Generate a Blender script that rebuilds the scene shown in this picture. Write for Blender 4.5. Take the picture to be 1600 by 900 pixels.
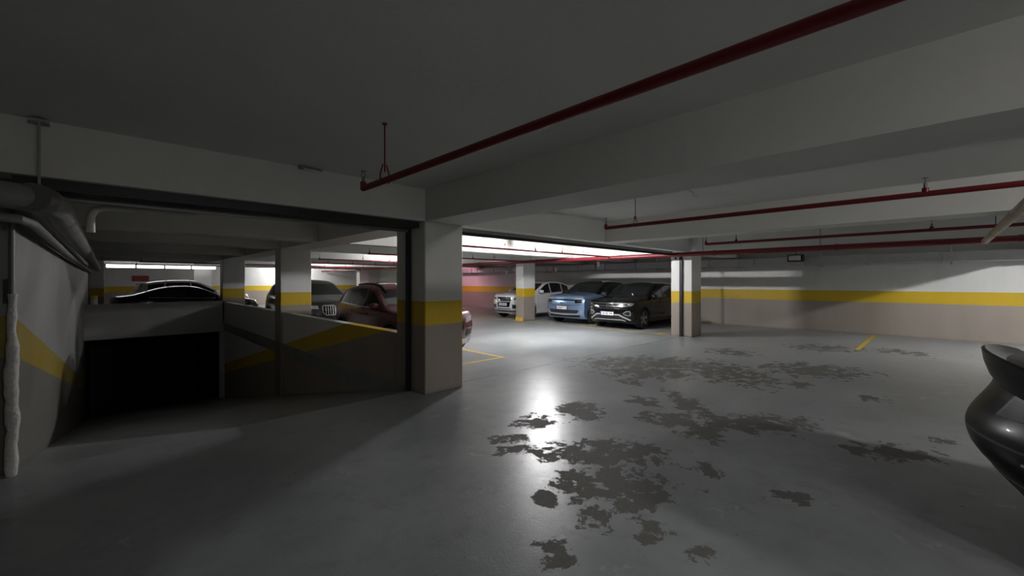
import bpy, bmesh, math, random
from mathutils import Vector, Matrix
from mathutils.bvhtree import BVHTree
from mathutils.geometry import delaunay_2d_cdt

random.seed(4)
for o in list(bpy.data.objects):
    bpy.data.objects.remove(o, do_unlink=True)
SC = bpy.context.scene
COL = SC.collection
PI = math.pi

# ------------------------------------------------------------------ camera
cam_data = bpy.data.cameras.new('camera')
cam = bpy.data.objects.new('camera', cam_data)
COL.objects.link(cam)
cam.location = (0.0, 0.0, 1.6)
cam.rotation_euler = (math.radians(90), 0, math.radians(-44.15))
cam_data.sensor_width = 36.0
cam_data.lens = 650.0 / 1600.0 * 36.0
cam_data.shift_y = -10.0 / 1600.0
cam_data.clip_start = 0.05
cam_data.clip_end = 200
SC.camera = cam

# ------------------------------------------------------------------ world and exposure
world = bpy.data.worlds.new('world')
SC.world = world
world.use_nodes = True
bg = world.node_tree.nodes['Background']
bg.inputs[0].default_value = (0.5, 0.5, 0.52, 1)
bg.inputs[1].default_value = 0.0
SC.view_settings.view_transform = 'Standard'
SC.view_settings.look = 'None'
SC.view_settings.gamma = 1.0
SC.view_settings.exposure = 0.0
SC.view_settings.use_curve_mapping = False

# radiance of the lamps of the garage, by where they hang
LAMP_AISLE = 3000.0       # bare tube in the aisle bay beyond the pillar
LAMP_FAR = 420.0
LAMP_BEHIND = 120.0       # opal box lamps in the bays behind the viewer
LAMP_WALL = 2200.0

# ------------------------------------------------------------------ materials
def node(nt, kind, **kw):
    n = nt.nodes.new(kind)
    for k, v in kw.items():
        setattr(n, k, v)
    return n

def sock(nt, s, v):
    if isinstance(v, bpy.types.NodeSocket):
        nt.links.new(v, s)
    elif isinstance(v, (tuple, list)) and s.type == 'RGBA' and len(v) == 3:
        s.default_value = (*v, 1)
    else:
        s.default_value = v

def math_n(nt, op, a, b=0.0, c=None, clamp=False):
    n = node(nt, 'ShaderNodeMath', operation=op, use_clamp=clamp)
    sock(nt, n.inputs[0], a); sock(nt, n.inputs[1], b)
    if c is not None:
        sock(nt, n.inputs[2], c)
    return n.outputs[0]

def mix_c(nt, f, a, b):
    n = node(nt, 'ShaderNodeMix', data_type='RGBA')
    sock(nt, n.inputs[0], f); sock(nt, n.inputs[6], a); sock(nt, n.inputs[7], b)
    return n.outputs[2]

def noise(nt, vec, scale, detail=4, rough=0.6, dist=0.0):
    n = node(nt, 'ShaderNodeTexNoise')
    nt.links.new(vec, n.inputs['Vector'])
    n.inputs['Scale'].default_value = scale
    n.inputs['Detail'].default_value = detail
    n.inputs['Roughness'].default_value = rough
    n.inputs['Distortion'].default_value = dist
    return n.outputs[0]

def ramp01(nt, v, lo, hi):
    n = node(nt, 'ShaderNodeMapRange', interpolation_type='SMOOTHSTEP')
    sock(nt, n.inputs[0], v)
    n.inputs[1].default_value = lo; n.inputs[2].default_value = hi
    return n.outputs[0]

def base_mat(name):
    m = bpy.data.materials.new(name)
    m.use_nodes = True
    nt = m.node_tree
    b = nt.nodes['Principled BSDF']
    return m, nt, b

def simple(name, col, rough=0.5, metal=0.0, coat=0.0, grain=0.0, gscale=20, bump=0.0, spec=0.5):
    m, nt, b = base_mat(name)
    geo = node(nt, 'ShaderNodeTexCoord').outputs['Object']
    nz = noise(nt, geo, gscale, 3)
    f = math_n(nt, 'MULTIPLY_ADD', nz, grain, 1.0 - grain * 0.5)
    c = node(nt, 'ShaderNodeMix', data_type='RGBA', blend_type='MULTIPLY')
    c.inputs[0].default_value = 1.0
    c.inputs[6].default_value = (*col, 1)
    nt.links.new(f, c.inputs[7])
    nt.links.new(c.outputs[2], b.inputs['Base Color'])
    b.inputs['Roughness'].default_value = rough
    b.inputs['Metallic'].default_value = metal
    b.inputs['Coat Weight'].default_value = coat
    b.inputs['Coat Roughness'].default_value = 0.06
    b.inputs['Specular IOR Level'].default_value = spec
    if bump > 0:
        bn = node(nt, 'ShaderNodeBump')
        bn.inputs['Strength'].default_value = bump
        bn.inputs['Distance'].default_value = 0.01
        nt.links.new(nz, bn.inputs['Height'])
        nt.links.new(bn.outputs[0], b.inputs['Normal'])
    return m

def emit(name, col, strength):
    m, nt, b = base_mat(name)
    b.inputs['Base Color'].default_value = (0.8, 0.8, 0.8, 1)
    b.inputs['Emission Color'].default_value = (*col, 1)
    b.inputs['Emission Strength'].default_value = strength
    return m

RAMP_Y0, RAMP_Y1, RAMP_S = 5.4, 19.5, 0.208
WHITE = (0.72, 0.72, 0.70)
YELLOW = (0.62, 0.42, 0.015)
BEIGE = (0.335, 0.29, 0.25)

def banded(name, sloped=False, darker=False):
    """white paint over a yellow band over beige, the band at a fixed height above the floor it runs along"""
    m, nt, b = base_mat(name)
    pos = node(nt, 'ShaderNodeNewGeometry').outputs['Position']
    sep = node(nt, 'ShaderNodeSeparateXYZ'); nt.links.new(pos, sep.inputs[0])
    z = sep.outputs[2]
    if sloped:
        y = math_n(nt, 'MINIMUM', sep.outputs[1], RAMP_Y1)
        y = math_n(nt, 'MAXIMUM', math_n(nt, 'SUBTRACT', y, RAMP_Y0), 0.0)
        z = math_n(nt, 'MULTIPLY_ADD', y, RAMP_S, z)
    wob = noise(nt, pos, 6.0, 3)
    zz = math_n(nt, 'MULTIPLY_ADD', wob, 0.012, math_n(nt, 'SUBTRACT', z, 0.006))
    white, yel, bei = (WHITE, YELLOW, BEIGE) if not darker else ((.28, .28, .268), (.30, .21, .014), (.14, .128, .116))  # second set: darker white, yellow and beige for the left ramp wall
    is_white = math_n(nt, 'GREATER_THAN', zz, 1.32)
    is_yel = math_n(nt, 'GREATER_THAN', zz, 0.98)
    c = mix_c(nt, is_yel, bei, yel)
    c = mix_c(nt, is_white, c, white)
    mp = node(nt, 'ShaderNodeMapping')
    mp.inputs['Scale'].default_value = (1.0, 1.0, 0.25)
    nt.links.new(pos, mp.inputs[0])
    dirt = noise(nt, mp.outputs[0], 1.6, 6, 0.65)
    f = math_n(nt, 'MULTIPLY_ADD', dirt, 0.30, 0.82)
    low = ramp01(nt, math_n(nt, 'MULTIPLY_ADD', wob, 0.05, z), 0.0, 0.10)   # splash soiling at the foot
    f = math_n(nt, 'MULTIPLY', f, math_n(nt, 'MULTIPLY_ADD', low, 0.35, 0.65))
    mul = node(nt, 'ShaderNodeMix', data_type='RGBA', blend_type='MULTIPLY')
    mul.inputs[0].default_value = 1.0
    nt.links.new(c, mul.inputs[6]); nt.links.new(f, mul.inputs[7])
    nt.links.new(mul.outputs[2], b.inputs['Base Color'])
    b.inputs['Roughness'].default_value = 0.55
    bn = node(nt, 'ShaderNodeBump'); bn.inputs['Strength'].default_value = 0.12; bn.inputs['Distance'].default_value = 0.02
    nt.links.new(noise(nt, pos, 9.0, 5), bn.inputs['Height'])
    nt.links.new(bn.outputs[0], b.inputs['Normal'])
    return m

def plaster(name, col):
    m, nt, b = base_mat(name)
    pos = node(nt, 'ShaderNodeNewGeometry').outputs['Position']
    d1 = noise(nt, pos, 0.7, 6, 0.6)
    d2 = noise(nt, pos, 14.0, 4, 0.6)
    f = math_n(nt, 'ADD', math_n(nt, 'MULTIPLY_ADD', d1, 0.22, 0.86), math_n(nt, 'MULTIPLY_ADD', d2, 0.08, -0.04))
    mul = node(nt, 'ShaderNodeMix', data_type='RGBA', blend_type='MULTIPLY')
    mul.inputs[0].default_value = 1.0
    mul.inputs[6].default_value = (*col, 1)
    nt.links.new(f, mul.inputs[7])
    nt.links.new(mul.outputs[2], b.inputs['Base Color'])
    b.inputs['Roughness'].default_value = 0.75
    bn = node(nt, 'ShaderNodeBump'); bn.inputs['Strength'].default_value = 0.15; bn.inputs['Distance'].default_value = 0.02
    nt.links.new(d2, bn.inputs['Height'])
    nt.links.new(bn.outputs[0], b.inputs['Normal'])
    return m

# worn places of the floor coating: centre x, y, half-size along the two world diagonals, weight
WORN = [
    (3.31, 2.20, 0.54, 0.27, 1.00), (2.84, 1.77, 0.42, 0.36, 1.00), (2.37, 1.62, 0.12, 0.16, 0.90), (3.66, 2.00, 0.18, 0.21, 1.00), (4.19, 3.12, 0.28, 0.32, 1.00),
    (3.50, 3.23, 0.23, 0.20, 0.90), (2.92, 3.03, 0.21, 0.12, 0.90), (2.75, 2.84, 0.16, 0.14, 1.00), (4.67, 2.18, 0.35, 0.26, 1.00), (4.54, 1.79, 0.23, 0.28, 0.95),
    (5.23, 1.48, 0.62, 0.30, 1.00), (5.46, 2.33, 0.17, 0.57, 0.90), (5.14, 2.74, 0.20, 0.24, 0.90), (7.59, 4.03, 1.19, 0.64, 0.85), (6.87, 3.59, 0.74, 0.52, 0.85),
    (7.84, 2.66, 0.60, 0.95, 0.85), (6.02, 3.46, 0.16, 0.26, 0.80), (9.13, 1.63, 0.78, 0.60, 0.90), (10.11, 3.33, 0.44, 0.47, 0.70), (12.41, 1.99, 0.70, 0.54, 0.70),
    (12.92, 0.60, 0.44, 0.47, 0.70), (3.66, 1.37, 0.12, 0.12, 0.90), (3.64, 0.79, 0.14, 0.10, 0.90), (5.28, 0.33, 0.37, 0.20, 0.90), (5.95, -0.01, 0.13, 0.11, 0.80),
    (1.90, 1.58, 0.11, 0.12, 0.80), (2.49, 0.99, 0.09, 0.09, 0.90), (2.52, 1.27, 0.10, 0.13, 0.80), (2.32, 2.02, 0.09, 0.11, 1.00), (7.70, 1.54, 0.22, 0.20, 0.80),
    (7.51, 0.64, 0.17, 0.16, 0.60),
]

def floor_mat():
    m, nt, b = base_mat('grey_floor_coating')
    pos = node(nt, 'ShaderNodeNewGeometry').outputs['Position']
    sep = node(nt, 'ShaderNodeSeparateXYZ'); nt.links.new(pos, sep.inputs[0])
    X, Y = sep.outputs[0], sep.outputs[1]
    big = noise(nt, pos, 0.9, 6, 0.62)
    edge = noise(nt, pos, 5.0, 8, 0.72, 0.15)
    fine = noise(nt, pos, 26.0, 5, 0.7)
    k = math.sqrt(0.5)
    best = None
    for (x0, y0, ra, rb, w) in WORN:
        # local axes: across (x - y) and along (x + y)
        mp = node(nt, 'ShaderNodeMapping', vector_type='TEXTURE')
        nt.links.new(pos, mp.inputs[0])
        mp.inputs['Location'].default_value = (x0, y0, 0)
        mp.inputs['Rotation'].default_value = (0, 0, -PI / 4)
        mp.inputs['Scale'].default_value = (ra * 1.15, rb * 1.15, 1.0)
        dt = node(nt, 'ShaderNodeVectorMath', operation='DOT_PRODUCT')
        nt.links.new(mp.outputs[0], dt.inputs[0]); nt.links.new(mp.outputs[0], dt.inputs[1])
        d = dt.outputs['Value']
        v = math_n(nt, 'MULTIPLY', math_n(nt, 'SUBTRACT', 1.15, d), w)
        best = v if best is None else math_n(nt, 'MAXIMUM', best, v)
    best = math_n(nt, 'MAXIMUM', best, -1.0)
    worn = math_n(nt, 'ADD', best, math_n(nt, 'MULTIPLY_ADD', edge, 8.0, -4.3))
    mask = ramp01(nt, worn, 0.0, 0.22)
    # pale scuffs
    sc = ramp01(nt, noise(nt, pos, 2.3, 10, 0.75, 0.6), 0.60, 0.66)
    coat = mix_c(nt, ramp01(nt, big, 0.3, 0.7), (0.235, 0.250, 0.256), (0.315, 0.330, 0.336))
    mott = noise(nt, pos, 4.5, 8, 0.7, 0.3)
    coat = mix_c(nt, math_n(nt, 'MULTIPLY', ramp01(nt, mott, 0.48, 0.72), 0.55), coat, (0.19, 0.197, 0.198))
    coat = mix_c(nt, math_n(nt, 'MULTIPLY', sc, 0.45), coat, (0.5, 0.5, 0.49))
    bare = mix_c(nt, fine, (0.115, 0.112, 0.104), (0.175, 0.17, 0.158))
    c = mix_c(nt, mask, coat, bare)
    sp = ramp01(nt, fine, 0.70, 0.76)
    c = mix_c(nt, math_n(nt, 'MULTIPLY', sp, 0.4), c, (0.10, 0.10, 0.10))
    nt.links.new(c, b.inputs['Base Color'])
    r = math_n(nt, 'MULTIPLY_ADD', big, 0.14, 0.235)
    r = math_n(nt, 'MULTIPLY_ADD', mask, 0.42, r)
    nt.links.new(r, b.inputs['Roughness'])
    sl = math_n(nt, 'MULTIPLY_ADD', mask, -0.08, 0.16)
    nt.links.new(sl, b.inputs['Specular IOR Level'])
    bn = node(nt, 'ShaderNodeBump'); bn.inputs['Strength'].default_value = 0.32; bn.inputs['Distance'].default_value = 0.004
    h = math_n(nt, 'ADD', noise(nt, pos, 55.0, 4, 0.6), math_n(nt, 'MULTIPLY', mask, -0.6))
    nt.links.new(h, bn.inputs['Height'])
    nt.links.new(bn.outputs[0], b.inputs['Normal'])
    return m

M = {}
M['floor'] = floor_mat()
M['banded'] = banded('banded_wall_paint')
M['banded_ramp'] = banded('darker_banded_ramp_wall_paint', True, True)
M['banded_parapet'] = banded('banded_parapet_paint', True)
M['ceiling'] = plaster('white_ceiling_paint', (0.70, 0.70, 0.67))
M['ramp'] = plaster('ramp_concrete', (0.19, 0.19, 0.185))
M['tunnel'] = plaster('shade_painted_tunnel_concrete', (0.05, 0.05, 0.05))  # the tunnel's shade is put into this wall colour
M['header'] = plaster('grey_white_parapet_paint', (0.55, 0.55, 0.53))
M['red_pipe'] = simple('red_pipe_paint', (0.17, 0.008, 0.013), 0.42, grain=0.4, gscale=6)
M['dark_steel'] = simple('dark_steel', (0.035, 0.036, 0.038), 0.45, 0.6, grain=0.3)
M['grey_steel'] = simple('grey_steel', (0.22, 0.22, 0.22), 0.45, 0.5, grain=0.3)
M['galv'] = simple('galvanised_sheet', (0.50, 0.51, 0.52), 0.42, 0.75, grain=0.35, gscale=5)
M['white_pvc'] = simple('white_plastic', (0.62, 0.62, 0.60), 0.5, grain=0.25, gscale=8)
M['wrap'] = simple('pipe_wrap', (0.24, 0.24, 0.23), 0.6, 0.0, grain=0.6, gscale=9, bump=0.9)
M['stain_pipe'] = simple('stained_pipe', (0.42, 0.33, 0.24), 0.55, grain=0.9, gscale=4)
M['conduit'] = simple('grey_conduit', (0.34, 0.34, 0.32), 0.5)
M['line_paint'] = simple('yellow_line_paint', (0.66, 0.43, 0.04), 0.5, grain=0.7, gscale=7)
M['plaster_patch'] = simple('rough_white_plaster', (0.62, 0.61, 0.58), 0.8, grain=0.5, gscale=25, bump=1.0)
M['sign_red'] = simple('red_sign', (0.32, 0.05, 0.035), 0.5)
M['joint'] = simple('joint_filler', (0.21, 0.21, 0.205), 0.6, grain=0.6, gscale=12)
M['tag'] = simple('white_tag', (0.85, 0.80, 0.80), 0.35)
M['rubber'] = simple('tyre_rubber', (0.012, 0.012, 0.012), 0.75)
M['alloy'] = simple('alloy_rim', (0.42, 0.42, 0.43), 0.30, 0.85)
M['dark_alloy'] = simple('dark_alloy_rim', (0.06, 0.06, 0.065), 0.35, 0.7)
M['chrome'] = simple('chrome', (0.75, 0.75, 0.76), 0.12, 1.0)
M['silver'] = simple('silver_trim', (0.55, 0.55, 0.55), 0.35, 0.55)
M['black_trim'] = simple('black_trim', (0.012, 0.012, 0.013), 0.5)
M['gloss_black'] = simple('gloss_black', (0.006, 0.006, 0.008), 0.12, coat=0.6)
M['glass'] = simple('dark_car_glass', (0.008, 0.010, 0.011), 0.05, coat=0.5)
M['lamp_lens'] = simple('clear_lamp_lens', (0.55, 0.57, 0.60), 0.12, 0.35, coat=0.8)
M['tail_lens'] = simple('red_tail_lens', (0.35, 0.008, 0.02), 0.15, coat=0.8)
M['plate'] = simple('plate_white', (0.80, 0.81, 0.84), 0.4)
M['plate_blue'] = simple('plate_blue', (0.03, 0.05, 0.40), 0.4)
M['ink'] = simple('plate_ink', (0.02, 0.02, 0.025), 0.5)
M['ink_red'] = simple('plate_ink_dark_red', (0.16, 0.03, 0.06), 0.5)
M['paint_black'] = simple('black_car_paint', (0.005, 0.005, 0.006), 0.12, 0.0, coat=0.5, spec=0.2)
M['paint_white'] = simple('white_car_paint', (0.72, 0.72, 0.73), 0.3, 0.0, coat=0.9)
M['paint_blue'] = simple('light_blue_car_paint', (0.24, 0.36, 0.56), 0.3, 0.25, coat=1.0)
def two_tone(name, col, z0, x0):
    m = simple(name, col, 0.28, 0.75, coat=1.0)
    nt = m.node_tree; b = nt.nodes['Principled BSDF']
    sep = node(nt, 'ShaderNodeSeparateXYZ'); nt.links.new(node(nt, 'ShaderNodeTexCoord').outputs['Object'], sep.inputs[0])
    f = math_n(nt, 'MULTIPLY', math_n(nt, 'GREATER_THAN', sep.outputs[2], z0), math_n(nt, 'GREATER_THAN', sep.outputs[0], x0))
    old = b.inputs['Base Color'].links[0].from_socket
    nt.links.new(mix_c(nt, f, old, (.006, .006, .008)), b.inputs['Base Color'])
    return m
M['paint_blue'] = two_tone('light_blue_and_black_car_paint', (0.26, 0.39, 0.60), 1.10, -.98)
M['paint_dusty'] = simple('dull_black_car_paint', (0.004, 0.004, 0.004), 0.30, 0.0, coat=0.04, spec=0.10)
M['smoked'] = simple('smoked_lens', (0.010, 0.006, 0.006), 0.35, 0.0, coat=0.0, spec=0.1)
M['paint_red'] = simple('dark_red_car_paint', (0.11, 0.004, 0.014), 0.28, 0.2, coat=1.0)
M['paint_grey'] = simple('dark_grey_car_paint', (0.045, 0.046, 0.048), 0.3, 0.5, coat=1.0)

# ------------------------------------------------------------------ helpers
class MB:
    """collects shapes; build() links them as ONE mesh object"""
    def __init__(self):
        self.v, self.f = [], []
    def add(self, vs, fs):
        n = len(self.v)
        self.v += [tuple(p) for p in vs]
        self.f += [tuple(i + n for i in q) for q in fs]
        return self
    def box(self, x0, x1, y0, y1, z0, z1):
        vs = [(x, y, z) for x in (x0, x1) for y in (y0, y1) for z in (z0, z1)]
        return self.add(vs, [(0, 1, 3, 2), (4, 6, 7, 5), (0, 4, 5, 1), (2, 3, 7, 6), (0, 2, 6, 4), (1, 5, 7, 3)])
    def cbox(self, x0, x1, y0, y1, z0, z1, c=0.01):
        """box with bevelled vertical and horizontal edges (an octagonal prism with chamfered ends)"""
        def ring(i, z):
            return [(x0 + c + i, y0 + i, z), (x1 - c - i, y0 + i, z), (x1 - i, y0 + c + i, z), (x1 - i, y1 - c - i, z),
                    (x1 - c - i, y1 - i, z), (x0 + c + i, y1 - i, z), (x0 + i, y1 - c - i, z), (x0 + i, y0 + c + i, z)]
        rs = [ring(c * .6, z0), ring(0, z0 + c), ring(0, z1 - c), ring(c * .6, z1)]
        vs = [p for r in rs for p in r]
        fs = [tuple(range(7, -1, -1)), tuple(range(24, 32))]
        for k in range(3):
            for j in range(8):
                a, b_ = k * 8 + j, k * 8 + (j + 1) % 8
                fs.append((a, b_, b_ + 8, a + 8))
        return self.add(vs, fs)
    def tube(self, pts, r, n=12, radii=None, cap=True):
        pts = [Vector(p) for p in pts]
        rings = []
        prev = None
        for i, p in enumerate(pts):
            if i == 0: d = pts[1] - pts[0]
            elif i == len(pts) - 1: d = pts[-1] - pts[-2]
            else: d = (pts[i] - pts[i - 1]).normalized() + (pts[i + 1] - pts[i]).normalized()
            d.normalize()
            if prev is None:
                up = Vector((0, 0, 1)) if abs(d.z) < 0.9 else Vector((1, 0, 0))
                a = d.cross(up).normalized()
            else:
                a = (prev - d * prev.dot(d)).normalized()
            prev = a
            b_ = d.cross(a)
            rr = radii[i] if radii else r
            rings.append([p + (a * math.cos(2 * PI * j / n) + b_ * math.sin(2 * PI * j / n)) * rr for j in range(n)])
        vs = [q for rg in rings for q in rg]
        fs = []
        for k in range(len(rings) - 1):
            for j in range(n):
                fs.append((k * n + j, k * n + (j + 1) % n, (k + 1) * n + (j + 1) % n, (k + 1) * n + j))
        if cap:
            fs.append(tuple(range(n - 1, -1, -1)))
            fs.append(tuple(range((len(rings) - 1) * n, len(rings) * n)))
        return self.add(vs, fs)
    def build(self, name, mat, parent=None, smooth=False, loc=None):
        me = bpy.data.meshes.new(name)
        me.from_pydata(self.v, [], self.f)
        bm = bmesh.new(); bm.from_mesh(me)
        bmesh.ops.recalc_face_normals(bm, faces=bm.faces)
        bm.to_mesh(me); bm.free()
        return link(name, me, mat, parent, smooth, loc)

def link(name, me, mat, parent=None, smooth=False, loc=None):
    if mat is not None and not me.materials:
        me.materials.append(mat)
    if smooth:
        me.polygons.foreach_set('use_smooth', [True] * len(me.polygons))
        try:
            me.set_sharp_from_angle(angle=math.radians(42))
        except Exception:
            pass
    o = bpy.data.objects.new(name, me)
    COL.objects.link(o)
    if parent is not None:
        o.parent = parent
    if loc is not None:
        o.location = loc
    return o

def tag(o, label, cat, group=None, kind=None):
    o['label'] = label; o['category'] = cat
    if group: o['group'] = group
    if kind: o['kind'] = kind
    return o

def thing(name, label, cat, loc=(0, 0, 0), rotz=0.0, group=None):
    o = bpy.data.objects.new(name, None)
    COL.objects.link(o)
    o.location = loc; o.rotation_euler = (0, 0, rotz)
    return tag(o, label, cat, group)

def struct(name, mb, mat, label, cat):
    return tag(mb.build(name, mat), label, cat, None, 'structure')

# ------------------------------------------------------------------ the setting
XW, XL, YB, YE = 16.5, -8.0, -12.0, 33.0        # right wall, far-left wall, wall behind the viewer, end wall
ZC, ZB = 2.9, 2.45                              # ceiling and underside of the beams
RX0, RX1 = -0.57, 3.2                           # the ramp between its two walls

mb = MB()
mb.box(XL, XW, YB, RAMP_Y0, -0.3, 0.0)
mb.box(RX1 + .04, XW, RAMP_Y0, YE, -0.3, 0.0)
mb.box(RX0 - .3, RX1 + .04, RAMP_Y1 + .2, YE, -0.3, 0.0)
floor = struct('floor', mb, M['floor'], 'grey coated concrete floor with worn dark patches', 'floor')

zr = lambda y: -RAMP_S * (y - RAMP_Y0)
ye = 26.0
mb = MB().add([(RX0, RAMP_Y0, 0), (RX1 + .04, RAMP_Y0, 0), (RX1 + .04, ye, zr(ye)), (RX0, ye, zr(ye)),
               (RX0, RAMP_Y0, -.3), (RX1 + .04, RAMP_Y0, -.3), (RX1 + .04, ye, zr(ye) - .3), (RX0, ye, zr(ye) - .3)],
              [(0, 1, 2, 3), (4, 7, 6, 5), (0, 4, 5, 1), (3, 2, 6, 7), (0, 3, 7, 4), (1, 5, 6, 2)])
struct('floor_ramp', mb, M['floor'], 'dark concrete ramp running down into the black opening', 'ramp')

struct('ceiling', MB().box(XL, XW, YB, YE, ZC, ZC + .3), M['ceiling'], 'white painted concrete ceiling slab', 'ceiling')
struct('wall_right', MB().box(XW, XW + .3, YB, YE, 0, ZC), M['banded'], 'long wall with white, yellow and beige bands behind the parked cars', 'wall')
struct('wall_end', MB().box(RX0 - .3, XW, YE, YE + .3, 0, ZC), M['banded'], 'brightly lit end wall with yellow band seen beyond the ramp', 'wall')
struct('wall_back', MB().box(XL, XW, YB - .3, YB, 0, ZC), M['banded'], 'banded wall closing the garage behind the viewer', 'wall')
struct('wall_far_left', MB().box(XL - .3, XL, YB, 5.7, 0, ZC), M['banded'], 'banded wall closing the bay left of the viewer', 'wall')
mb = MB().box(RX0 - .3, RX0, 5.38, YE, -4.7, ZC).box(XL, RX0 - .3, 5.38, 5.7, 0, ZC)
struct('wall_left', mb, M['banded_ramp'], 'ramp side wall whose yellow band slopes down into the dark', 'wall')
mb = MB().box(RX1 + .05, RX1 + .22, 5.85, RAMP_Y1, -4.7, 0.80)
struct('wall_parapet', mb, M['banded_parapet'], 'low parapet wall of the ramp with a slanting yellow band', 'wall')
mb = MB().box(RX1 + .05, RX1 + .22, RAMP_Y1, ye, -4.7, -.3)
struct('wall_tunnel_right', mb, M['tunnel'], 'side wall inside the ramp tunnel, painted dark for its shade', 'wall')
struct('wall_tunnel_end', MB().box(RX0, RX1 + .05, ye, ye + .2, -4.7, -.3), M['black_trim'], 'wall at the bottom of the ramp tunnel, coloured black for the darkness there', 'wall')  # black colour stands in for the darkness at the tunnel bottom
mb = MB().box(RX0, RX1 + .05, RAMP_Y1, RAMP_Y1 + .2, -.34, .84).box(RX1 - .10, RX1 + .05, RAMP_Y1 - .1, RAMP_Y1 + .2, -3.0, -.34)
struct('wall_portal', mb, M['header'], 'white parapet over the black mouth of the ramp', 'wall')

# columns: x0, x1, y0, y1, z0
cols = [
    (3.20, 3.86, 5.05, 5.60, 0, 'wide banded column standing nearest, at the edge of the dark ramp'),
    (12.05, 12.70, 4.98, 5.60, 0, 'banded column with a dark rail, beside the black car with the silver-trimmed bumper'),
    (3.20, 3.96, 11.90, 12.40, -4.0, 'grey banded column rising from the middle of the ramp parapet'),
    (12.10, 12.80, 11.80, 12.24, 0, 'slim banded column in front of the white car'),
    (3.20, 3.95, 19.50, 20.00, 0, 'banded column at the far end of the ramp parapet beside the dark sedan'),
    (12.05, 12.70, 19.50, 20.00, 0, 'banded column farther along the bays than the white car'),
    (3.20, 3.95, 27.00, 27.50, 0, 'pale far column behind the dark sedan near the end wall'),
    (12.05, 12.70, 27.00, 27.50, 0, 'banded column near the end wall'),
]
for (x0, x1, y0, y1, z0, lab) in cols:
    struct('column', MB().cbox(x0, x1, y0, y1, z0, ZB, .012), M['banded'], lab, 'column')
struct('column', MB().cbox(RX0 + .01, -.12, 24.0, 24.5, 0, ZC, .012), M['banded'], 'dark pilaster against the ramp wall behind the bollard', 'column')
struct('wall_jamb', MB().box(RX1 + .002, RX1 + .24, 5.60, 5.85, 0, ZB), M['banded'], 'short banded wall return behind the nearest column', 'wall')

# beams
gird = [(5.05, 5.60), (11.85, 12.40), (19.5, 20.0), (27.0, 27.5)]
for i, (a, b_) in enumerate(gird):
    x0 = XL if i == 0 else RX0
    lab = ['deep white beam over the shutter openings, resting on the nearest column', 'white cross beam over the slim column and the parapet column',
           'white cross beam over the mouth of the ramp', 'white cross beam close to the end wall'][i]
    struct('beam', MB().box(x0, XW, a, b_, ZB, ZC), M['ceiling'], lab, 'beam')
spans = [(YB, 5.05), (5.6, 11.85), (12.4, 19.5), (20.0, 27.0), (27.5, YE)]
for i, (a, b_) in enumerate(spans):
    struct('beam', MB().box(3.20, 3.86, a, b_, ZB, ZC), M['ceiling'], ['broad white beam running from the nearest column overhead to the right', 'beam running on from the nearest column above the ramp parapet',
           'beam above the far half of the ramp parapet', 'beam above the dark sedan', 'beam running into the end wall near the pale far column'][i], 'beam')
    struct('beam', MB().box(12.05, 12.70, a, b_, ZB, ZC), M['ceiling'], ['white beam over the railed column, running along the right wall', 'beam above the noses of the black and blue cars',
           'beam above the nose of the white car', 'beam over the far parking bays', 'beam running into the end wall behind the far bays'][i], 'beam')
struct('beam', MB().box(7.70, 8.20, YB, 5.05, ZB, ZC), M['ceiling'], 'white beam between the two red pipes, without a column under it', 'beam')
struct('beam', MB().box(8.20, 12.05, -2.3, -1.75, ZB, ZC), M['ceiling'], 'cross beam just out of view on the right', 'beam')
struct('beam', MB().box(12.70, XW, -2.3, -1.75, ZB, ZC), M['ceiling'], 'cross beam out of view meeting the right wall', 'beam')
for i, (a, b_) in enumerate([(9.2, 9.6), (15.8, 16.2), (23.4, 23.8)]):
    for j, (x0, x1) in enumerate([(RX0, 3.2), (3.86, 12.05), (12.70, XW)]):
        struct('beam', MB().box(x0, x1, a, b_, ZB, ZC), M['ceiling'],
               ['%s %s' % (p, q) for p in ['secondary beam crossing above the ramp,', 'secondary beam crossing the lit aisle,', 'secondary beam above the parked cars,']
                for q in ['first behind the shutter opening', 'second behind the shutter opening', 'third behind the shutter opening']][j * 3 + i], 'beam')

# shutter rails and housings
t = thing('shutter_rail', 'dark steel shutter housing and guide rail across the ramp opening', 'shutter', (RX0, 5.62, 0))
def at(o):
    return Vector(o.location)
def part(mb, name, mat, root, smooth=False):
    """world-coordinate shape made a child of an unrotated root"""
    l = at(root)
    mb.v = [(x - l.x, y - l.y, z - l.z) for (x, y, z) in mb.v]
    return mb.build(name, mat, root, smooth)
part(MB().box(RX0 + .02, 3.16, 5.14, 5.58, 2.36, 2.449), 'housing', M['dark_steel'], t)
part(MB().box(RX0 + .02, 3.16, 5.43, 5.47, 2.32, 2.36), 'bottom_bar', M['grey_steel'], t)
part(MB().box(3.15, 3.198, 5.42, 5.50, 0, 2.36), 'guide_rail', M['dark_steel'], t)
t = thing('shutter_rail', 'grey steel shutter housing and rail between nearest and railed columns', 'shutter', (3.86, 5.62, 0))
part(MB().box(3.88, 11.50, 5.30, 5.58, 2.40, 2.449), 'housing', M['grey_steel'], t)
part(MB().box(3.88, 11.50, 5.36, 5.41, 2.35, 2.40), 'bottom_bar', M['dark_steel'], t)
part(MB().box(12.00, 12.048, 5.25, 5.33, 0, 2.40), 'guide_rail', M['dark_steel'], t)
part(MB().box(12.0, 12.048, 5.43, 5.47, 2.26, 2.32), 'key_switch', M['black_trim'], t)
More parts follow.
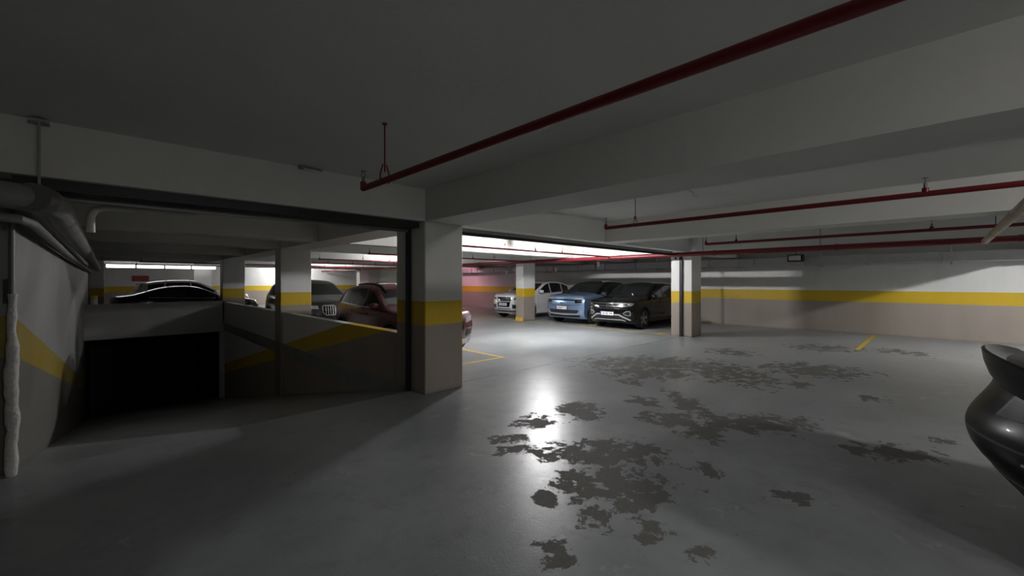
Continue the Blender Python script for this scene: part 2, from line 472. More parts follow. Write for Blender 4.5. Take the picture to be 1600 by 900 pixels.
# downpipe on the corner of the left wall
t = thing('downpipe', 'rough white plastered downpipe on the corner of the left wall', 'pipe', (RX0 + .03, 5.36, 0))
part(MB().tube([(RX0 + .0, 5.335, z) for z in (1.45, 2.2)], .016, 8), 'upper_pipe', M['grey_steel'], t, True)
pts = [(RX0 + .0 + random.uniform(-.006, .006), 5.335, .0 + 1.5 * k / 24) for k in range(25)]
part(MB().tube(pts, .04, 10, [random.uniform(.032, .046) * (1.0 if k < 18 else .75) for k in range(25)]), 'plaster_sleeve', M['plaster_patch'], t, True)
part(MB().box(RX0 - .045, RX0 - .02, 5.34, 5.379, 1.42, 1.62), 'bracket', M['dark_steel'], t)

# floor joint, parking lines (children of the floor)
MB().box(3.86, 12.04, 5.28, 5.305, 0.0, .003).build('joint_strip', M['joint'], floor)
def pline(x0, x1, y0, y1):
    MB().box(x0, x1, y0, y1, 0.0, .003).build('parking_line', M['line_paint'], floor)
pline(5.95, 6.03, 6.42, 11.7); pline(4.1, 5.95, 6.42, 6.50); pline(4.1, 5.95, 11.62, 11.70)
pline(12.6, 16.1, 1.32, 1.41); pline(12.02, 12.08, 5.7, 11.75); pline(12.08, 16.3, 8.88, 8.95); pline(12.08, 16.3, 6.0, 6.07)
pline(11.95, 12.10, 11.70, 12.35); pline(12.02, 12.08, 12.4, 19.4); pline(12.08, 16.3, 14.6, 14.67)
pline(16.05, 16.35, 1.28, 1.44); pline(5.95, 6.03, 11.9, 19.4)
MB().box(12.07, 12.099, 11.81, 12.23, 0.004, .14).build('base_paint', M['line_paint'], floor)

# ------------------------------------------------------------------ sprinkler pipes
def hanger(root, p, top, rod=.006):
    """rod from the slab and a clevis round the pipe"""
    x, y, z = p
    m = MB().tube([(x, y, z + .12), (x, y, top)], rod, 6)
    m.tube([(x, y, top - .012), (x, y, top)], .02, 8)
    return m

def sprinkler_head(root, x, y, z):
    m = MB().tube([(x, y, z), (x, y, z + .05)], .014, 8)
    m.tube([(x - .014, y, z + .05), (x - .018, y, z + .075), (x - .004, y, z + .098)], .004, 5)
    m.tube([(x + .014, y, z + .05), (x + .018, y, z + .075), (x + .004, y, z + .098)], .004, 5)
    m.tube([(x, y, z + .097), (x, y, z + .102)], .024, 10)
    return part(m, 'sprinkler_head', M['grey_steel'], root, True)

def clevis(x, y, z, r, axis):
    m = MB()
    k = r + .012
    for s in (-1, 1):
        if axis == 'y':
            m.tube([(x + s * k, y, z - .02), (x + s * k, y, z + .05), (x + s * .016, y, z + .13)], .006, 6)
        else:
            m.tube([(x, y + s * k, z - .02), (x, y + s * k, z + .05), (x, y + s * .016, z + .13)], .006, 6)
    m.tube([(x, y, z + .07), (x, y, z + .15)], .007, 6)
    return m

def branch(axis, c, a, b_, z, r, label, hangers, heads, group='red sprinkler branch pipes', headend=True):
    """a branch pipe along an axis at cross coordinate c, from a to b"""
    p = (lambda s: (c, s, z)) if axis == 'y' else (lambda s: (s, c, z))
    t = thing('sprinkler_pipe', label, 'pipe', p((a + b_) / 2), 0, group)
    part(MB().tube([p(a), p(b_)], r, 14), 'pipe', M['red_pipe'], t, True)
    for s in hangers:
        q = p(s)
        part(hanger(t, q, ZC), 'hanger_rod', M['red_pipe'], t)
        part(clevis(q[0], q[1], z, r, axis), 'clevis', M['red_pipe'], t, True)
    for s in heads:
        q = p(s)
        part(MB().tube([(q[0], q[1], z - r * .6), (q[0], q[1], z + r + .03)], r * .95, 12), 'pipe_tee', M['red_pipe'], t, True)
        sprinkler_head(t, q[0], q[1], z + r + .025)
    return t

ZP = 2.43
branch('y', 1.63, 3.58, -11.0, ZP, .027, 'red sprinkler pipe crossing the dark ceiling nearest the viewer', [3.18, -1.2, -4.5, -7], [3.58, .1, -3.4])
branch('y', 5.55, 3.62, -11.0, ZP, .027, 'red sprinkler pipe hanging in the second ceiling bay below the conduit', [3.12, -1.2, -4.5], [3.62, .1, -3.4])
branch('y', 9.50, 3.62, -11.0, ZP, .027, 'thin red sprinkler pipe close above the thick red main', [-1.2, -4.5], [3.62, 3.0, .1, -3.4])
for k, yy in enumerate((7.45, 11.45, 15.4, 18.9, 22.4, 26.2)):
    branch('x', yy, 5.35 if k < 4 else .9, 11.525, 2.40, .024,
           'red sprinkler branch running to the main, %s row beyond the shutter beam' % ['first', 'second', 'third', 'fourth', 'fifth', 'sixth'][k],
           [7.0, 10.2], [5.4 if k < 4 else .95, 8.1, 9.2])
t = thing('main_pipe', 'thick red fire main running along the whole car park under the beams', 'pipe', (11.60, 10, 2.365))
part(MB().tube([(11.60, YB + .02, 2.365), (11.60, 32.6, 2.365)], .062, 18), 'pipe', M['red_pipe'], t, True)
for y in (-4, -1.0, 1.6, 4.2, 7, 10.6, 14, 18, 22, 26, 30):
    part(MB().tube([(11.60, y - .035, 2.365), (11.60, y + .035, 2.365)], .071, 18), 'coupling', M['red_pipe'], t, True)
    part(MB().tube([(11.60, y + .3, 2.42), (11.60, y + .3, ZC)], .006, 6), 'hanger_rod', M['dark_steel'], t)
t = thing('cross_pipe', 'brown-stained pale pipe sloping in from the upper right to the red main', 'pipe', (9, -.57, 2.40))
part(MB().tube([(3.9, -.57, 2.34), (11.53, -.57, 2.34)], .05, 16), 'pipe', M['stain_pipe'], t, True)
for x in (5.0, 7.0, 9.6):
    part(MB().tube([(x, -.57, 2.34), (x + .04, -.57, 2.34)], .053, 16), 'strap', M['grey_steel'], t, True)
# conduit and loose wire on the ceiling
t = thing('ceiling_conduit', 'thin grey conduit on the ceiling ending in a drooping wire', 'conduit', (5.72, 4, 2.88))
part(MB().tube([(5.72, 5.04, 2.87), (5.72, 2.5, 2.87)], .017, 8), 'conduit', M['white_pvc'], t, True)
part(MB().tube([(5.72, 2.5, 2.87), (5.73, 2.42, 2.86), (5.75, 2.36, 2.82), (5.74, 2.35, 2.77), (5.77, 2.31, 2.755)], .005, 6), 'wire', M['conduit'], t, True)
# small mount on the ceiling edge left of the red pipe
t = tag(MB().tube([(1.55, 4.98, 2.895), (1.75, 4.9, 2.86)], .012, 8).tube([(1.55, 4.98, 2.86), (1.55, 4.98, 2.9)], .03, 10).build('ceiling_hook', M['grey_steel'], None, True),
        'small grey hook at the ceiling edge beside the red pipe end', 'hook')

# insulated pipes at the left
t = thing('insulated_pipe', 'fat wrapped grey pipe bending from the left edge along the ramp wall', 'pipe', (-.4, 4.9, 2.25))
pts = [(-7.9, 4.86, 2.27), (-3.0, 4.86, 2.27), (-.75, 4.86, 2.26), (-.46, 4.90, 2.25), (-.34, 4.98, 2.235), (-.31, 5.15, 2.215), (-.31, 5.8, 2.20), (-.31, 12, 2.17), (-.31, 19, 2.14), (-.31, 23.9, 2.12)]
part(MB().tube(pts, .1, 16), 'pipe', M['wrap'], t, True)
part(MB().tube([(-.39, 4.94, 2.36), (-.39, 4.94, 2.86)], .009, 8).box(-.44, -.34, 4.93, 5.049, 2.855, 2.88), 'hanger', M['conduit'], t)
part(MB().tube([(-.42, 4.83, 2.245), (-.36, 5.0, 2.24)], .112, 16), 'strap', M['grey_steel'], t, True)
t = thing('small_pipe', 'slim pale pipe just below the fat wrapped pipe', 'pipe', (-.4, 4.95, 2.1))
part(MB().tube([(-7.9, 5.0, 2.10), (-.7, 5.0, 2.10), (-.5, 5.02, 2.09), (-.44, 5.2, 2.07), (-.46, 12, 2.0), (-.46, 23.9, 1.96)], .035, 12), 'pipe', M['wrap'], t, True)
t = thing('vent_pipe', 'short white plastic pipe elbow under the shutter housing', 'pipe', (-.1, 5.7, 2.2))
part(MB().tube([(-.12, 5.75, 2.08), (-.12, 5.75, 2.24), (-.09, 5.75, 2.30), (-.03, 5.75, 2.33), (.7, 5.75, 2.34)], .032, 12), 'pipe', M['white_pvc'], t, True)
part(MB().tube([(.3, 5.75, 2.36), (.3, 5.75, ZC)], .006, 6), 'hanger_rod', M['dark_steel'], t)

# duct along the right wall
t = thing('ventilation_duct', 'galvanised duct running along the top of the right wall', 'duct', (15.9, 8, 2.3))
y = -9.0
while y < 24:
    part(MB().cbox(15.98, 16.46, y + .01, y + 1.48, 2.13, 2.40, .015), 'duct_section', M['galv'], t)
    part(MB().box(15.96, 16.48, y - .02, y + .02, 2.11, 2.42), 'flange', M['galv'], t)
    y += 1.5
for y in (-6, -3.1, -.2, 2.6, 5.0, 8, 11, 14, 17, 20, 23):
    part(MB().box(15.93, 15.95, y - .02, y + .02, 2.07, ZC).box(15.93, 16.48, y - .02, y + .02, 2.07, 2.10), 'bracket', M['galv'], t)
t = thing('wall_lamp_box', 'square box with shiny front below the duct on the right wall', 'fixture', (15.3, 3.1, 2.3))
part(MB().cbox(15.28, 15.56, 2.95, 3.35, 2.22, 2.44, .01), 'housing', M['dark_steel'], t)
part(MB().cbox(15.255, 15.28, 2.99, 3.31, 2.25, 2.41, .006), 'reflector', M['chrome'], t)
part(MB().tube([(15.42, 3.15, 2.44), (15.42, 3.15, ZC)], .008, 6), 'rod', M['dark_steel'], t)
t = thing('wall_conduit', 'thin upright grey pipe on the floor behind the railed column', 'pipe', (15.2, 6.3, 0))
part(MB().tube([(15.2, 6.05, 0), (15.2, 6.05, 2.1)], .022, 10), 'pipe', M['conduit'], t, True)
part(MB().box(15.16, 15.24, 6.01, 6.09, 0, .012), 'foot', M['conduit'], t)
part(MB().box(15.2, 15.92, 6.03, 6.07, 2.07, 2.11), 'arm', M['conduit'], t)
for (x, y, z, lab) in [(15.0, 15.85, 2.10, 'white tag hanging over the white car, seen beside the slim column'), (15.0, 12.5, 2.17, 'white tag hanging above the blue car roof'), (14.6, 9.9, 2.32, 'white tag hanging above the black car roof')]:
    t = thing('hanging_tag', lab, 'tag', (x, y, z), 0, 'white tags hanging along the duct')
    part(MB().cbox(x - .02, x + .02, y - .06, y + .06, z - .11, z + .09, .008), 'plate', M['tag'], t)
    part(MB().tube([(x, y, z + .09), (x, y, ZC)], .005, 6), 'cord', M['dark_steel'], t)

# sign on the end wall, bollard
t = tag(MB().cbox(1.0, 1.75, YE - .03, YE - .002, 1.62, 1.95, .008).build('wall_sign', M['sign_red']), 'plain dark red sign on the end wall above the white car', 'sign')
t = thing('bollard', 'short white bollard with yellow top beside the ramp wall', 'bollard', (-.36, 20.9, 0))
part(MB().tube([(-.36, 20.9, 0), (-.36, 20.9, .98)], .095, 16), 'post', M['white_pvc'], t, True)
part(MB().tube([(-.36, 20.9, .98), (-.36, 20.9, 1.07), (-.36, 20.9, 1.10)], .097, 16, [.097, .095, .07]), 'cap', M['line_paint'], t, True)

# ------------------------------------------------------------------ lamps
def tube_lamp(x, y, z, axis, label, strength, col=(1, .99, 1.0), L=.62, group='bare tube ceiling lamps'):
    t = thing('tube_lamp', label, 'lamp', (x, y, z), 0, group)
    ax = (lambda s, d, h: (x + s, y + d, z + h)) if axis == 'x' else (lambda s, d, h: (x + d, y + s, z + h))
    def bx(s0, s1, d0, d1, h0, h1):
        a = ax(s0, d0, h0); b_ = ax(s1, d1, h1)
        return MB().cbox(min(a[0], b_[0]), max(a[0], b_[0]), min(a[1], b_[1]), max(a[1], b_[1]), a[2], b_[2], .006)
    part(bx(-L, L, -.03, .03, .025, ZC - z if ZC - z < .2 else .07), 'batten', M['white_pvc'], t)
    part(bx(-L, -L + .03, -.025, .025, -.025, .03), 'lamp_holder', M['white_pvc'], t)
    part(bx(L - .03, L, -.025, .025, -.025, .03), 'lamp_holder', M['white_pvc'], t)
    part(MB().tube([ax(-L + .03, 0, 0), ax(L - .03, 0, 0)], .019, 12), 'tube', emit('tube_glow', col, strength), t, True)
    if ZC - z > .2:
        for s in (-.64 * L, .64 * L):
            part(MB().tube([ax(s, 0, .07), ax(s, 0, ZC - z)], .004, 5), 'rod', M['dark_steel'], t)
    return t

def box_lamp(x, y, label, strength, sx=.15, sy=.1, h=.08):
    t = thing('box_lamp', label, 'lamp', (x, y, ZC - .05), 0, 'opal box lamps behind the viewer')
    part(MB().cbox(x - sx - .01, x + sx + .01, y - sy - .01, y + sy + .01, ZC - .03, ZC, .006), 'base', M['white_pvc'], t)
    part(MB().cbox(x - sx, x + sx, y - sy, y + sy, ZC - .03 - h, ZC - .03, .010), 'diffuser', emit('opal_glow', (1, .98, .95), strength), t)
    return t

tube_lamp(8.85, 7.85, 2.80, 'y', 'bare tube lamp in the aisle bay just behind the shutter beam', LAMP_AISLE, L=.30)
tube_lamp(8.6, 14.4, 2.80, 'x', 'bare tube lamp in the aisle bay beyond the second cross beam', LAMP_FAR)
tube_lamp(8.6, 21.8, 2.80, 'x', 'bare tube lamp in the far aisle bay', LAMP_FAR)
tube_lamp(9.3, 31.2, 2.80, 'x', 'bare tube lamp close to the end wall', LAMP_FAR * 2.0)
tube_lamp(14.4, 20.6, 2.70, 'y', 'pinkish tube lamp added over the far bays to tint the long wall', LAMP_FAR * .5, (1, .42, .55))  # invented source, added for the pink glow on the long wall
for k, x in enumerate((.42, 1.46, 2.50, 3.54)):
    t = thing('strip_lamp', 'glowing strip lamp in the hanging row above the white hatchback, %s from the ramp wall' % ['first', 'second', 'third', 'fourth'][k], 'lamp', (x, 26.4, 2.42), 0, 'hanging strip lamp row')
    part(MB().cbox(x - .50, x + .50, 26.33, 26.47, 2.39, 2.435, .008), 'housing', M['dark_steel'], t)
    part(MB().cbox(x - .49, x + .49, 26.34, 26.46, 2.24, 2.39, .02), 'diffuser', emit('strip_glow', (1, .98, 1), 3.0), t)
    for s_ in (-.4, .4):
        part(MB().tube([(x + s_, 26.4, 2.43), (x + s_, 26.4, ZC)], .005, 5), 'rod', M['dark_steel'], t)
tube_lamp(13.3, -3.3, 2.80, 'x', 'bare tube lamp out of view beside the right wall', LAMP_WALL, L=.32)
box_lamp(1.00, -2.85, 'opal box lamp behind the viewer, nearer the red pipe', LAMP_BEHIND * 1.15, h=.05)
box_lamp(1.75, -3.0, 'opal box lamp behind the viewer, nearer the broad beam', LAMP_BEHIND * .85, h=.04)
box_lamp(4.45, -3.5, 'opal box lamp over the black car tail, out of view', LAMP_BEHIND * 3.2)

# ------------------------------------------------------------------ cars
def interp(pts, x):
    if x <= pts[0][0]: return pts[0][1]
    for (x0, y0), (x1, y1) in zip(pts, pts[1:]):
        if x <= x1:
            return y0 + (y1 - y0) * (x - x0) / (x1 - x0)
    return pts[-1][1]

def smooth_curve(pts, sig, lo, hi, n=240):
    """a polyline turned into a rounded curve (looked up in a table)"""
    xs = [lo + (hi - lo) * i / (n - 1) for i in range(n)]
    raw = [interp(pts, x) for x in xs]
    if sig > 0:
        h = int(3 * sig / (hi - lo) * n) + 1
        w = [math.exp(-.5 * ((k * (hi - lo) / n) / sig) ** 2) for k in range(-h, h + 1)]
        sw = sum(w)
        raw = [sum(w[k + h] * raw[min(max(i + k, 0), n - 1)] for k in range(-h, h + 1)) / sw for i in range(n)]
    def f(x):
        t_ = (x - lo) / (hi - lo) * (n - 1)
        if t_ <= 0: return raw[0]
        if t_ >= n - 1: return raw[-1]
        i = int(t_); u = t_ - i
        return raw[i] * (1 - u) + raw[i + 1] * u
    return f

class Car:
    """local frame: x from the nose (0) to the tail (L), y across, z up; the root sits at the middle of the footprint"""
    def __init__(self, s, label, loc, rotz, paint, name='parked_car'):
        self.s = s
        self.L, self.W = s['L'], s['W']
        self.root = thing(name, label, 'car', (loc[0], loc[1], 0), rotz)
        self.paint = paint
        L = self.L
        self.top = smooth_curve(s['top'], s.get('sig', .07), 0, L)
        self.bot = smooth_curve(s['bot'], .10, 0, L)
        self.belt = smooth_curve(s['belt'], .15, 0, L)
        self.plan = smooth_curve(s['plan'], .09, 0, L)
        self.lf = smooth_curve(s['lean_front'], .05, 0, 1, 80)
        self.lr = smooth_curve(s['lean_rear'], .05, 0, 1, 80)
        self.hull()

    def P(self, u, v, q):
        s = self.s; L = self.L
        av = abs(v)
        xf = s['bulge_front'] * av ** 2.4 + self.lf(q)
        xr = L - s['bulge_rear'] * av ** 2.4 - self.lr(q)
        x = xf + (xr - xf) * u
        ze, zb = self.top(x), self.bot(x)
        z = zb + (ze - zb) * q
        hw = self.W / 2 * self.plan(x)
        belt = self.belt(x)
        zz = (min(z, belt) - .62) / .5
        w = hw * (1 - .045 * zz * zz)
        w -= .022 * math.exp(-((min(z, belt) - .42) / .10) ** 2)      # hollow along the doors
        if z > belt:
            w -= s['tumble'] * (z - belt) + .02 * min(1, (z - belt) / .05)
        d = ze - z
        if d < .085:
            k = 1 - d / .085
            w -= .06 * (1 - math.sqrt(max(0, 1 - k * k)))
        d = z - zb
        if d < .07:
            k = 1 - d / .07
            w -= .05 * (1 - math.sqrt(max(0, 1 - k * k)))
        z += s.get('crown', .04) * (1 - v * v) * q ** 3
        return Vector((x, v * w, z))

    def hull(self):
        nu, nv, nq = 84, 16, 24
        U = [(1 - math.cos(PI * i / nu)) / 2 * .35 + i / nu * .65 for i in range(nu + 1)]
        V = [math.sin(PI / 2 * (2 * i / nv - 1)) * .55 + (2 * i / nv - 1) * .45 for i in range(nv + 1)]
        Q = [((1 - math.cos(PI * i / nq)) / 2) * .6 + i / nq * .4 for i in range(nq + 1)]
        idx, vs, fs = {}, [], []
        def vert(i, j, k):
            if (i, j, k) not in idx:
                idx[(i, j, k)] = len(vs)
                vs.append(self.P(U[i], V[j], Q[k]))
            return idx[(i, j, k)]
        for i in range(nu):
            for j in range(nv):
                for k in (0, nq):
                    f = (vert(i, j, k), vert(i + 1, j, k), vert(i + 1, j + 1, k), vert(i, j + 1, k))
                    fs.append(f if k else f[::-1])
            for k in range(nq):
                for j in (0, nv):
                    f = (vert(i, j, k), vert(i + 1, j, k), vert(i + 1, j, k + 1), vert(i, j, k + 1))
                    fs.append(f if not j else f[::-1])
        for j in range(nv):
            for k in range(nq):
                for i in (0, nu):
                    f = (vert(i, j, k), vert(i, j + 1, k), vert(i, j + 1, k + 1), vert(i, j, k + 1))
                    fs.append(f[::-1] if not i else f)
        self.vs, self.fs = vs, fs
        self.bvh = BVHTree.FromPolygons(vs, fs)

    def c(self, p):
        return (p[0] - self.L / 2, p[1], p[2])

    def body(self):
        s = self.s
        me = bpy.data.meshes.new('body')
        me.from_pydata([self.c(v) for v in self.vs], [], self.fs)
        bm = bmesh.new(); bm.from_mesh(me)
        bmesh.ops.recalc_face_normals(bm, faces=bm.faces)
        bm.to_mesh(me); bm.free()
        tmp = bpy.data.objects.new('tmp_hull', me); COL.objects.link(tmp)
        m = MB()
        R = s['R'] + .045
        for ax in s['axles']:
            for sd in (-1, 1):
                y0, y1 = sd * (self.W / 2 - .27), sd * (self.W / 2 + .12)
                pts = []
                n = 28
                vs = [(ax - self.L / 2 + R * math.cos(2 * PI * a / n), y, s['R'] + R * math.sin(2 * PI * a / n)) for y in (min(y0, y1), max(y0, y1)) for a in range(n)]
                fs = [tuple(range(n)), tuple(range(2 * n - 1, n - 1, -1))] + [(a, a + n, (a + 1) % n + n, (a + 1) % n) for a in range(n)]
                m.add(vs, fs)
        cut = m.build('tmp_cut', None)
        md = tmp.modifiers.new('b', 'BOOLEAN'); md.operation = 'DIFFERENCE'; md.solver = 'EXACT'; md.object = cut
        dg = bpy.context.evaluated_depsgraph_get()
        out = bpy.data.meshes.new_from_object(tmp.evaluated_get(dg))
        bpy.data.objects.remove(tmp, do_unlink=True); bpy.data.objects.remove(cut, do_unlink=True)
        out.materials.clear()
        out.name = 'body'
        o = link('body', out, self.paint, self.root, True)
        return o

    def ray(self, a, b_, view):
        if view == 'front': o, d = Vector((-2, a, b_)), Vector((1, 0, 0))
        elif view == 'rear': o, d = Vector((self.L + 2, a, b_)), Vector((-1, 0, 0))
        elif view == 'left': o, d = Vector((a, -3, b_)), Vector((0, 1, 0))
        elif view == 'right': o, d = Vector((a, 3, b_)), Vector((0, -1, 0))
        else: o, d = Vector((a, b_, 4)), Vector((0, 0, -1))
        h = self.bvh.ray_cast(o, d)
        if h[0] is None:
            near = self.bvh.find_nearest(o + d * 2.0)
            h = near
        p, n = h[0], h[1]
        if n.dot(d) > 0: n = -n
        return p, n

    def patch(self, poly, view, name, mat, off=.006, parent=None, g=.07, thick=.02):
        """a shaped piece lying on the body: its outline drawn in a side, front, rear or top view"""
        pts = []
        for (p, q) in zip(poly, poly[1:] + poly[:1]):
            n = max(1, int(math.hypot(q[0] - p[0], q[1] - p[1]) / g))
            for i in range(n):
                pts.append(Vector((p[0] + (q[0] - p[0]) * i / n, p[1] + (q[1] - p[1]) * i / n)))
        nb = len(pts)
        xs = [p.x for p in pts]; ys = [p.y for p in pts]
        def inside(x, y):
            r = False
            for i in range(nb):
                a, b_ = pts[i], pts[i - 1]
                if (a.y > y) != (b_.y > y) and x < (b_.x - a.x) * (y - a.y) / (b_.y - a.y) + a.x:
                    r = not r
            return r
        allp = list(pts)
        x = min(xs) + g * .5
        while x < max(xs):
            y = min(ys) + g * .5
            while y < max(ys):
                if inside(x, y) and min((p - Vector((x, y))).length for p in pts) > g * .4:
                    allp.append(Vector((x, y)))
                y += g
            x += g
        edges = [(i, (i + 1) % nb) for i in range(nb)]
        r = delaunay_2d_cdt(allp, edges, [], 1, 1e-5)
        v2, tris = r[0], r[2]
        m = MB()
        nv = len(v2)
        hit = [self.ray(p.x, p.y, view) for p in v2]
        top = [self.c(p + n * off) for p, n in hit]
        low = [self.c(p - n * thick) for p, n in hit]
        fs = [tuple(t_) for t_ in tris] + [tuple(i + nv for i in reversed(t_)) for t_ in tris]
        cnt = {}
        for t_ in tris:
            for a, b_ in zip(t_, list(t_[1:]) + [t_[0]]):
                k = (min(a, b_), max(a, b_))
                cnt.setdefault(k, []).append((a, b_))
        for k, e in cnt.items():
            if len(e) == 1:
                a, b_ = e[0]
                fs.append((b_, a, a + nv, b_ + nv))
        m.add(top + low, fs)
        return m.build(name, mat, parent or self.root, True)

    def band(self, line, w, view, name, mat, off=.012, parent=None):
        """a strip of width w along a polyline in a view"""
        L_, R_ = [], []
        pts = [Vector(p) for p in line]
        for i, p in enumerate(pts):
            d = (pts[min(i + 1, len(pts) - 1)] - pts[max(i - 1, 0)]).normalized()
            n = Vector((-d.y, d.x)) * (w / 2)
            L_.append(tuple(p + n)); R_.append(tuple(p - n))
        return self.patch(L_ + R_[::-1], view, name, mat, off, parent, g=.08)

    def both(self, poly, view, *a, **k):
        self.patch(poly, view, *a, **k)
        self.patch([(-x, z) for x, z in poly][::-1], view, *a, **k)

    def windows(self, splits, glass, trim=None):
        """splits: list of (x0, x1) side windows; shape follows belt and roof"""
        for view in ('left', 'right'):
            for (x0, x1) in splits:
                n = 9
                up, lo = [], []
                for i in range(n):
                    x = x0 + (x1 - x0) * i / (n - 1)
                    b_ = self.belt(x) + .035
                    tz = self.top(x) - .085
                    up.append((x, max(tz, b_ + .015))); lo.append((x, b_))
                self.patch(lo + up[::-1], view, 'side_window', glass, .004, g=.08)
            if trim:
                x0, x1 = splits[0][0], splits[-1][1]
                self.band([(x0 + (x1 - x0) * i / 10, self.belt(x0 + (x1 - x0) * i / 10) + .02) for i in range(11)], .018, view, 'window_trim', trim, .008)

    def screen(self, view, x_low, x_high, glass, name, inset=.08):
        zl, zh = self.top(x_low) + .01, self.top(x_high) - .02
        def hw(x, z):
            w = self.W / 2 * self.plan(x) - .05
            return w - self.s['tumble'] * max(0, z - self.belt(x)) - inset
        a, b_ = hw(x_low, zl), hw(x_high, zh)
        self.patch([(-a, zl), (a, zl), (b_, zh), (-b_, zh)], view, name, glass, .004, g=.1)

    def wheels(self, rim_mat, spokes=5):
        s = self.s
        R = s['R']
        for i, ax in enumerate(s['axles']):
            for sd in (-1, 1):
                yo = sd * (self.W / 2 - .012)
                yi = sd * (self.W / 2 - .225)
                cx = ax - self.L / 2
                n = 30
                prof = [(R * .66, yi), (R * .93, yi), (R, yi + sd * .025), (R, yo - sd * .03), (R * .955, yo - sd * .004), (R * .74, yo), (R * .68, yo - sd * .012), (R * .66, yo - sd * .05)]
                vs = [(cx + r * math.cos(2 * PI * a / n), y, R + r * math.sin(2 * PI * a / n)) for (r, y) in prof for a in range(n)]
                fs = [(k * n + a, k * n + (a + 1) % n, (k + 1) * n + (a + 1) % n, (k + 1) * n + a) for k in range(len(prof) - 1) for a in range(n)]
                tyre = MB().add(vs, fs).build('wheel', M['rubber'], self.root, True)
                m = MB()
                prof = [(R * .68, yo - sd * .012), (R * .655, yo - sd * .006), (R * .61, yo - sd * .03), (R * .60, yo - sd * .12), (.001, yo - sd * .13)]
                vs = [(cx + r * math.cos(2 * PI * a / n), y, R + r * math.sin(2 * PI * a / n)) for (r, y) in prof for a in range(n)]
                fs = [(k * n + a, k * n + (a + 1) % n, (k + 1) * n + (a + 1) % n, (k + 1) * n + a) for k in range(len(prof) - 1) for a in range(n)]
                MB().add(vs, fs).build('rim_barrel', M['dark_alloy'], tyre, True)
                m = MB()
                for k in range(spokes):
                    for half in (-.13, .13):
                        a0 = 2 * PI * k / spokes + PI / 2
                        d0 = Vector((math.cos(a0 + half * .9), 0, math.sin(a0 + half * .9)))
                        d1 = Vector((math.cos(a0 + half * 1.35), 0, math.sin(a0 + half * 1.35)))
                        tg = Vector((-math.sin(a0), 0, math.cos(a0)))
                        cpt = Vector((cx, 0, R))
                        p0, p1 = cpt + d0 * R * .10, cpt + d1 * R * .645
                        vs = []
                        for (p, w, y) in ((p0, .020, yo - sd * .028), (p1, .015, yo - sd * .014)):
                            for (e, dy) in ((-1, 0), (1, 0), (1, sd * -.03), (-1, sd * -.03)):
                                q = p + tg * (e * w)
                                vs.append((q.x, y + dy, q.z))
                        m.add(vs, [(0, 1, 2, 3), (7, 6, 5, 4), (0, 4, 5, 1), (1, 5, 6, 2), (2, 6, 7, 3), (3, 7, 4, 0)])
                m.tube([(cx, yo - sd * .05, R), (cx, yo - sd * .018, R)], R * .17, 14)
                m.build('rim_spokes', rim_mat, tyre, False)

    def arches(self, mat, w=.06, sill=True):
        s = self.s
        for view in ('left', 'right'):
            for ax in s['axles']:
                R0 = s['R'] + .04
                a0 = math.asin(min(1, max(-1, (.24 - s['R']) / (R0 + w))))
                n = 16
                out, inn = [], []
                for i in range(n + 1):
                    a = a0 + (PI - 2 * a0) * i / n
                    out.append((ax + (R0 + w) * math.cos(a), s['R'] + (R0 + w) * math.sin(a)))
                    inn.append((ax + (R0 - .005) * math.cos(a), s['R'] + (R0 - .005) * math.sin(a)))
                self.patch(out + inn[::-1], view, 'wheel_arch_trim', mat, .010, g=.12)
            if sill:
                x0 = s['axles'][0] + s['R'] + .06; x1 = s['axles'][1] - s['R'] - .06
                self.patch([(x0, .235), (x1, .235), (x1, .36), (x0, .36)], view, 'sill', mat, .008, g=.15)

    def mirrors(self, x, z, mat):
        for sd in (-1, 1):
            w = self.W / 2 * self.plan(x)
            m = MB()
            c_ = Vector(self.c((x, sd * (w + .065), z)))
            rings = []
            n = 10
            for k, (yy, sc) in enumerate([(-.085, .55), (-.07, .85), (0, 1.0), (.06, .9), (.095, .5)]):
                for a in range(n):
                    t_ = 2 * PI * a / n
                    ex = abs(math.cos(t_)) ** .7 * (1 if math.cos(t_) > 0 else -1)
                    ez = abs(math.sin(t_)) ** .7 * (1 if math.sin(t_) > 0 else -1)
                    rings.append((c_.x + .065 * sc * ex + (.03 if yy > .05 else 0), c_.y + sd * yy, c_.z + .075 * sc * ez))
            fs = [tuple(range(n)), tuple(range(5 * n - 1, 4 * n - 1, -1))]
            fs += [(k * n + a, k * n + (a + 1) % n, (k + 1) * n + (a + 1) % n, (k + 1) * n + a) for k in range(4) for a in range(n)]
            m.add(rings, fs)
            o = m.build('mirror', mat, self.root, True)
            MB().tube([(c_.x + .02, c_.y + sd * .0, c_.z - .05), (c_.x + .03, c_.y - sd * .16, c_.z - .09)], .022, 8).build('mirror_arm', M['black_trim'], o, True)

    def seams(self, xs, handles, z=.0):
        for view in ('left', 'right'):
            for x in xs:
                self.band([(x, .36), (x + .01, .6), (x, self.belt(x) - .01)], .009, view, 'door_seam', M['black_trim'], .0015)
            for x in handles:
                hz = self.belt(x) - .12
                self.patch([(x, hz - .015), (x + .19, hz - .012), (x + .19, hz + .016), (x, hz + .013)], view, 'door_handle', self.s.get('handle', self.paint), .022, g=.06)

